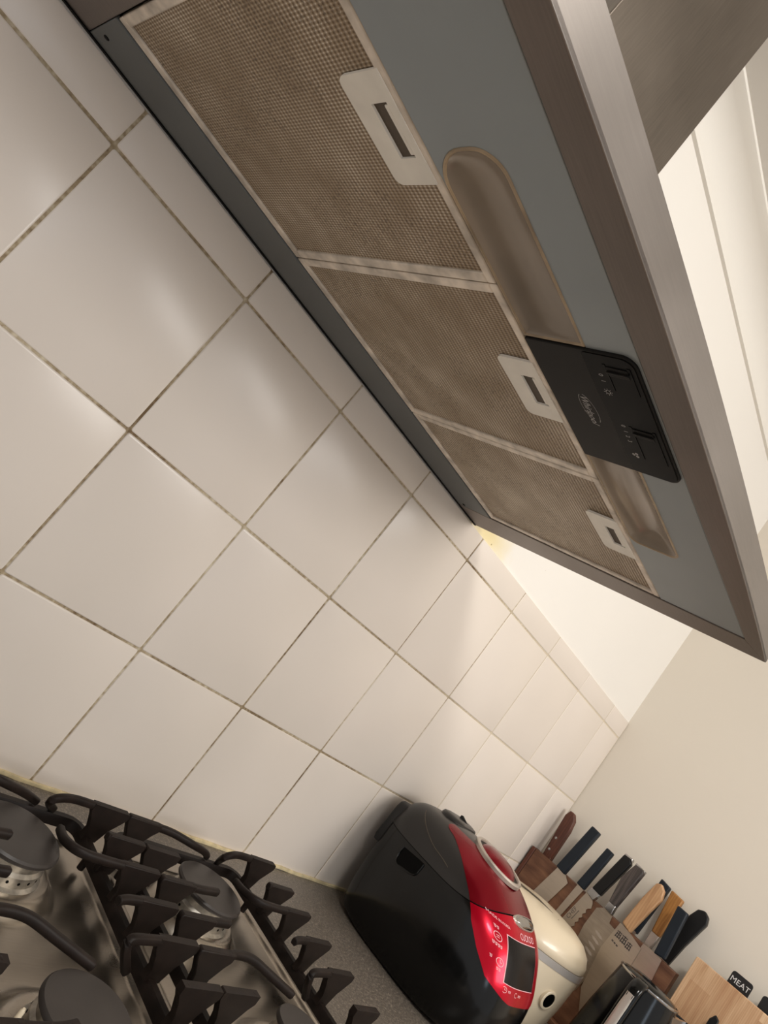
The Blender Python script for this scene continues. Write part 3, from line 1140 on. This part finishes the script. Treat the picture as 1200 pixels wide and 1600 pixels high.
# hinge block at the back and carrying handle recess on the side
mb = MB()
mb.loft([[(x, y, z) for x, y in rrect(a, -0.046, b, -0.020, 0.007, 4)] for z, a, b in ((1.02, 1.038, 1.182), (1.03, 1.034, 1.186), (1.088, 1.038, 1.182), (1.098, 1.042, 1.176), (1.102, 1.05, 1.168))])
mb.build('hinge', M['black_matte'], cooker, smooth=45)
mb = MB()
mb = quad_patch(((-94, 5.15), (-107, 4.90), (-107, 5.74), (-92.5, 5.90)), 16, 8, 0.0006)
mb.build('handle_recess', M['ctrl_gloss'], bodyc, smooth=50)
mb = MB()
pp = [ck(math.radians(a), s, 0.001) for a, s in ((-107, 5.74), (-108, 5.25), (-106, 4.93), (-101, 4.95), (-96, 5.08), (-93.5, 5.3), (-92.5, 5.86))]
mb.tube(curve_path(pp, 5), 0.0011, 0.0011, 8)
mb.build('handle_lip', M['black_gloss'], bodyc, smooth=60)
mb = MB()
pp = [ck(math.radians(-118 + 31 * k / 14), 8.45 - 1.75 * k / 14, 0.0003) for k in range(15)]
mb.tube(pp, 0.0006, 0.0006, 6)
mb.build('lid_line', M['dark_slot'], lid, smooth=60)

# ================================================================== CREAM COOKER
cc = thing('cream_rice_cooker', 'small cream rice cooker with grey band behind the red cooker', 'rice cooker', (1.43, -0.18, ZW))
CS = [(.9005, .095), (.907, .108), (.93, .116), (.97, .122), (1.01, .125), (1.033, .126), (1.046, .126), (1.06, .1245), (1.075, .117), (1.088, .102), (1.096, .080), (1.1005, .05), (1.102, .02), (1.1022, .0001)]
CCX, CCY = 1.418, -0.186


def cr(a, i, o=0.0, CSx=None):
    z, r = (CSx or CS)[i]
    r *= 0.962
    n_ = 2.5
    yaw = math.radians(-30)
    c, s = math.cos(a), math.sin(a)
    u, w = (r + o) * math.copysign(abs(c) ** (2 / n_), c), (r + o) * 1.02 * math.copysign(abs(s) ** (2 / n_), s)
    return (CCX + u * math.cos(yaw) - w * math.sin(yaw), CCY + u * math.sin(yaw) + w * math.cos(yaw), z)


AA = [2 * PI * k / 96 for k in range(96)]
cb = MB().loft([[cr(a, i) for a in AA] for i in range(0, 6)], cap1=False).build('body', M['cream'], cc, smooth=60)
MB().loft([[cr(a, 5, .0002) for a in AA], [cr(a, 5, .0012) for a in AA], [cr(a, 6, .0012) for a in AA], [cr(a, 6, -.001) for a in AA]], False, False).build('band', M['band'], cc, smooth=40)
B2 = [(1.0463, .1245)] + [(1.048, .1262)] + CS[7:]
cl = MB().loft([[cr(a, i, 0, B2) for a in AA] for i in range(len(B2))], cap0=False).build('lid', M['cream'], cc, smooth=60)
# power button on the front
bc = Vector((1.3832, -0.3052, 0.983))
bn = Vector((-0.30, -0.95, -0.03)).normalized()
mb = MB().lathe([(0.0185, -0.004), (0.0185, 0.0015), (0.0165, 0.0030), (0.0140, 0.0028), (0.0135, 0.0010)], bc, 40, bn, False, False)
mb.build('button_ring', M['cream'], cb, smooth=50)
mb = MB().lathe([(0.0135, -0.002), (0.0130, 0.0020), (0.008, 0.0026), (0.0, 0.0028)], bc, 40, bn, False, True)
mb.build('button', M['ctrl_gloss'], cb, smooth=50)
mb = MB()
mb.tube([(1.37, -0.150, 1.1015), (1.385, -0.190, 1.1030), (1.40, -0.225, 1.0995)], 0.004, 0.0012, 8)
mb.build('vent_slot', M['dark_slot'], cl)
for p in ((1.395, -0.238, 1.0975), (1.425, -0.252, 1.0950)):
    MB().lathe([(0.0032, -0.002), (0.0032, 0.0012), (0.002, 0.0018)], p, 14).build('lid_dot', M['dark_slot'], cl)

# ================================================================== KNIFE BLOCK AND KNIVES
kb = thing('knife_block', 'dark walnut magnetic knife block standing along the cream wall', 'knife block', (1.675, -0.2, ZW))
MB().box((1.66, -0.393, 0.912), (1.69, -0.0145, 1.154)).build('magnetic_board', M['walnut'], kb, bevel=0.001)
MB().box((1.6585, -0.0140, 0.912), (1.6915, -0.004, 1.1545)).build('end_strip', M['rosewood'], kb, bevel=0.001)
MB().box((1.635, -0.395, ZW + 0.0003), (1.715, -0.004, 0.9118)).build('foot', M['walnut'], kb, bevel=0.0015)


def knife(name, label, handle, hmat, hx, blade, bmat, bx, bolster=None, ferr=None, ht=0.008):
    cy = sum(p[0] for p in handle) / len(handle)
    zb = min(p[1] for p in blade)
    k = thing(name, label, 'knife', (bx, cy, zb), 'knives on the magnetic block')
    h = MB().prism_x(handle, hx - ht, hx + ht).build('handle', M[hmat], k, bevel=0.0028, seg=3)
    b = MB().prism_x(blade, bx - 0.0009, bx + 0.0009).build('blade', M[bmat], k)
    if bolster:
        MB().prism_x(bolster, hx - ht * 0.92, hx + ht * 0.92).build('bolster', M['chrome'] if ferr is None else M[ferr], k, bevel=0.0015)
    return k, h, b


BF, BBK = 1.6575, 1.6925
k, h, b = knife('kitchen_knife', 'knife with brown riveted wooden handle at the far left end of the block',
                [(-.021, 1.150), (-.045, 1.150), (-.0445, 1.235), (-.040, 1.263), (-.030, 1.277), (-.018, 1.278), (-.0125, 1.262), (-.014, 1.240)], 'rosewood', 1.700,
                [(-.024, 1.158), (-.043, 1.158), (-.05, 1.10), (-.045, 1.0), (-.024, .96)], 'blade', BBK, ht=0.0085)
for y, z in ((-.028, 1.172), (-.0265, 1.203)):
    MB().lathe([(0.0032, 0), (0.0032, 0.0006), (0.002, 0.0011)], (1.6918, y, z), 14, (-1, 0, 0)).build('rivet', M['chrome'], h)
knife('kitchen_knife', 'longer navy handled knife with broad plain blade, second from the left of the block',
      [(-.082, 1.156), (-.107, 1.153), (-.123, 1.279), (-.099, 1.282)], 'navy', 1.6515,
      [(-.083, 1.158), (-.106, 1.155), (-.121, 1.143), (-.104, 1.064), (-.092, .985), (-.066, .975), (-.052, .99), (-.064, 1.066)], 'blade', BF)
knife('kitchen_knife', 'short navy handled knife with narrow blade, right of the broad navy one',
      [(-.140, 1.158), (-.161, 1.156), (-.172, 1.262), (-.153, 1.264)], 'navy', 1.6515,
      [(-.141, 1.160), (-.158, 1.157), (-.145, 1.066), (-.136, 1.0), (-.122, 1.01), (-.131, 1.063)], 'blade', BF, ht=0.007)
ser = []
for q in range(11):
    z0 = 1.127 - q * 0.0125
    y0 = -.1885 + (1.127 - z0) * 0.13
    ser += [(y0 + 0.0035, z0), (y0, z0 - 0.006)]
k, h, b = knife('bread_knife', 'bread knife with black handle, silver collar and scalloped blade', 
                [(-.174, 1.172), (-.197, 1.170), (-.216, 1.268), (-.209, 1.277), (-.192, 1.277)], 'blackh', 1.6510,
                [(-.166, 1.156), (-.186, 1.152), (-.190, 1.146), (-.193, 1.136), (-.187, 1.131)] + ser + [(-.165, .985), (-.142, .99), (-.150, 1.061)], 'blade', BF - 0.0002,
                [(-.169, 1.158), (-.174, 1.176), (-.197, 1.172), (-.190, 1.152)])
MB().prism_x([(-.1915, 1.2765), (-.2095, 1.2765), (-.214, 1.2725), (-.213, 1.2800), (-.194, 1.2805)], 1.6435, 1.6585).build('end_cap', M['chrome'], h, bevel=0.001)
mb = MB()
fn = flat((BF - 0.0013, -0.1650, 1.085), (0, -0.16, 0.987), (0, 0.987, 0.16))
put_text(mb, 'CHEF', 0.0125, fn)
for q in range(9):
    put_stroke(mb, (0.006 + q * .0028, -0.0042), (0.0082 + q * .0028, -0.0042), 0.0018, fn)
mb.build('blade_lettering', M['ink'], b, smooth=0)
k, h, b = knife('chef_knife', 'chef knife with grey streaked wood handle, silver collar and dimpled wide blade',
                [(-.2195, 1.174), (-.237, 1.174), (-.2475, 1.270), (-.243, 1.275), (-.224, 1.275), (-.213, 1.235)], 'greywood', 1.6495,
                [(-.2185, 1.160), (-.237, 1.157), (-.240, 1.139), (-.262, 1.136), (-.268, 1.06), (-.255, .985), (-.232, .945), (-.206, 1.02), (-.1985, 1.10), (-.201, 1.146)], 'blade_d', BF,
                [(-.2185, 1.158), (-.2195, 1.177), (-.237, 1.177), (-.238, 1.155)], ht=0.0095)
MB().prism_x([(-.223, 1.2740), (-.2435, 1.2740), (-.2475, 1.2700), (-.2478, 1.2755), (-.224, 1.2790)], 1.6415, 1.6575).build('end_cap', M['chrome'], h, bevel=0.001)
mb = MB()
for q in range(7):
    z = 1.105 - q * 0.0135
    mb.prism_x([(-.235 + a * .0115, z + w * .0028 + a * .003) for a, w in ((-1, 0), (-.6, .9), (0, 1), (.6, .9), (1, 0), (.6, -.9), (0, -1), (-.6, -.9))], BF - 0.00105, BF - 0.0008)
mb.build('dimples', M['silver'], b, smooth=0)
k, h, b = knife('chef_knife', 'knife with pale beech handle and dark printed marks on its blade',
                [(-.263, 1.160), (-.286, 1.153), (-.297, 1.215), (-.304, 1.250), (-.299, 1.268), (-.288, 1.277), (-.278, 1.272), (-.270, 1.23)], 'beech', 1.6510,
                [(-.258, 1.1565), (-.287, 1.1525), (-.318, 1.144), (-.319, 1.09), (-.307, 1.013), (-.285, .958), (-.262, 1.0), (-.252, 1.09)], 'blade', BF - 0.0021)
mb = MB()
fn = flat((BF - 0.0032, 0, 0), (0, -1, 0), (0, 0, 1))
for cy_, cz_, sc in ((-.268, 1.134, 1.0), (-.282, 1.133, 1.1), (-.296, 1.130, 1.0)):
    g = lambda u, w, a=-cy_, c=cz_, q=sc: fn(a + u * q, c + w * q)
    for p, q in (((-.006, .006), (.006, .006)), ((-.005, .001), (.005, .001)), ((-.006, -.005), (.006, -.005)), ((0, .008), (0, -.007)), ((-.004, .004), (-.005, -.007)), ((.004, .004), (.005, -.007))):
        put_stroke(mb, p, q, .0020, g)
for q in range(3):
    put_stroke(mb, (.262 + q * .006, 1.117 - q * .001), (.2665 + q * .006, 1.116 - q * .001), .0032, fn)
mb.build('blade_marks', M['ink'], b, smooth=0)
knife('kitchen_knife', 'dark square ended handle half hidden behind the pale beech handle',
      [(-.264, 1.160), (-.285, 1.157), (-.293, 1.282), (-.268, 1.287)], 'navy', 1.7010,
      [(-.264, 1.162), (-.284, 1.160), (-.284, 1.02), (-.264, .98)], 'blade', BBK, ht=0.008)
knife('kitchen_knife', 'knife with orange teak handle and steel ferrule behind the block',
      [(-.306, 1.184), (-.3255, 1.184), (-.327, 1.278), (-.297, 1.281)], 'teak', 1.7010,
      [(-.308, 1.158), (-.320, 1.158), (-.330, 1.02), (-.306, .96)], 'blade', BBK,
      [(-.3055, 1.150), (-.3055, 1.1855), (-.3250, 1.1855), (-.3215, 1.150)], 'silver', ht=0.0085)
knife('paring_knife', 'navy handled knife with wide square blade near the right end of the block',
      [(-.344, 1.156), (-.3665, 1.160), (-.3585, 1.263), (-.335, 1.264)], 'navy', 1.6500,
      [(-.3155, 1.1555), (-.345, 1.1575), (-.360, 1.1545), (-.3645, 1.108), (-.362, 1.02), (-.318, 1.02), (-.3150, 1.104)], 'blade', BF, ht=0.009)
knife('kitchen_knife', 'knife with black rounded handle leaning right, rightmost on the block',
      [(-.351, 1.150), (-.365, 1.150), (-.373, 1.205), (-.3865, 1.268), (-.3825, 1.283), (-.3710, 1.290), (-.3580, 1.284), (-.3500, 1.262), (-.346, 1.20)], 'blackh', 1.7010,
      [(-.350, 1.155), (-.364, 1.155), (-.366, 1.04), (-.350, .99)], 'blade', BBK, ht=0.0085)

# ================================================================== KETTLE
kt = thing('kettle', 'black kettle with chrome rim and silver striped handle before the knife block', 'kettle', (1.452, -0.412, ZW))
KC = (1.452, -0.412)
kbod = MB().lathe([(0.070, .9005), (0.076, .906), (0.0765, .925), (0.074, .97), (0.068, 1.03), (0.0605, 1.085), (0.0560, 1.117)], (*KC, 0), 64, cap1=False).build('body', M['black_gloss'], kt, smooth=50)
MB().lathe([(0.0562, 1.116), (0.0578, 1.118), (0.0572, 1.1205), (0.0545, 1.121), (0.0530, 1.119)], (*KC, 0), 64, (0, 0, 1), False, False).build('rim', M['chrome'], kt, smooth=60)
MB().lathe([(0.0540, 1.117), (0.050, 1.1225), (0.030, 1.127), (0.0, 1.128)], (*KC, 0), 48, cap0=False).build('lid', M['black_gloss'], kt, smooth=60)
hd = Vector((-0.97, -0.03, 0)).normalized()
P = [Vector((KC[0], KC[1], 0)) + hd * r + Vector((0, 0, z)) for r, z in ((0.048, 1.116), (0.060, 1.1175), (0.072, 1.114), (0.081, 1.102), (0.088, 1.06), (0.096, 1.0), (0.099, .96), (0.095, .935), (0.074, .928))]
hn = MB().tube(curve_path(P, 6), 0.0125, 0.008, 14, up=tuple(hd)).build('handle', M['black_gloss'], kt, smooth=60)
P = [Vector((KC[0], KC[1], 0)) + hd * r + Vector((0, 0, z)) for r, z in ((0.0890, 1.098), (0.0958, 1.06), (0.1038, 1.0), (0.1070, .965))]
MB().tube(curve_path(P, 6), 0.0075, 0.0012, 10, up=tuple(hd)).build('handle_inlay', M['silver'], hn, smooth=60)
MB().lathe([(0.078, ZW + .0001), (0.078, ZW + .0006)], (*KC, 0), 48).build('base_ring', M['black_matte'], kt)
sd = Vector((0.2, -0.98, 0)).normalized()
mb = MB()
mb.loft([[Vector((KC[0], KC[1], 0)) + sd * (r + 0.0) + sd.orthogonal().normalized() * 0 + Vector((sd.y * w * a, -sd.x * w * a, z + b)) for a, b in ((-1, .010), (1, .010), (.5, -.016), (-.5, -.016))] for r, w, z in ((0.050, .022, 1.098), (0.064, .012, 1.101), (0.074, .005, 1.106))])
mb.build('spout', M['chrome'], kt, smooth=50)

# ================================================================== CHOPPING BOARDS
wb = MB().box((1.650, -0.700, ZW + 0.0005), (1.6705, -0.4095, 1.2085)).build('chopping_board', M['board'], bevel=0.0015)
tag(wb, 'thick wooden chopping board upright by the knife block with glued staves', 'chopping board')


def tab_board(x, ya, yb, y0, y1, word, label):
    t = thing('index_chopping_board', label, 'chopping board', (x, -0.56, ZW), 'tabbed black chopping boards')
    pts = rrect(-0.695, ZW + 0.0005, -0.424, 1.196, 0.01, 4)
    MB().prism_x(pts, x - 0.0012, x + 0.0012).build('board', M['tab'], t, bevel=0.0004)
    tb = MB().prism_x(rrect(yb, 1.190, ya, 1.2345, (0, 0, 0.006, 0.006), 5), x - 0.0013, x + 0.0013).build('tab', M['tab'], t, bevel=0.0004)
    if word:
        m = MB()
        put_text(m, word, 0.0150, flat((x - 0.0016, (ya + yb) / 2, 1.2145), (0, -1, 0), (0, 0, 1)), 'CENTER')
        m.build('tab_lettering', M['white_ink'], tb, smooth=0)


tab_board(1.690, -0.4665, -0.5085, 0, 0, 'MEAT', 'black board whose tab reads MEAT behind the wooden chopping board')
tab_board(1.698, -0.5270, -0.5690, 0, 0, None, 'black board with blank looking tab at the right edge, right of MEAT')
# thin black rail in front of the wooden board
rk = thing('board_rack', 'thin black rail rack in front of the wooden chopping board', 'rack', (1.60, -0.55, ZW))
MB().tube([(1.606, -0.422, 1.098), (1.606, -0.70, 1.098)], 0.003, 0.004, 8).build('rail', M['black_matte'], rk)
for y in (-0.424, -0.698):
    MB().tube([(1.606, y, ZW + 0.0045), (1.606, y, 1.098)], 0.003, 0.003, 8).build('upright', M['black_matte'], rk)
MB().tube([(1.606, -0.422, ZW + 0.0045), (1.606, -0.70, ZW + 0.0045)], 0.004, 0.004, 8).build('base_rail', M['black_matte'], rk)
ut = thing('kitchen_utensil', 'dark utensil tip with silver edge in front of the wooden board', 'utensil', (1.63, -0.49, ZW))
MB().prism_x([(-.484, ZW + .0005), (-.502, ZW + .0005), (-.502, 1.12), (-.499, 1.143), (-.490, 1.148), (-.484, 1.135)], 1.624, 1.632).build('shaft', M['blackh'], ut, bevel=0.002)
MB().prism_x([(-.497, 1.0), (-.502, 1.0), (-.502, 1.12), (-.4985, 1.14)], 1.6225, 1.6238).build('edge', M['chrome'], ut)
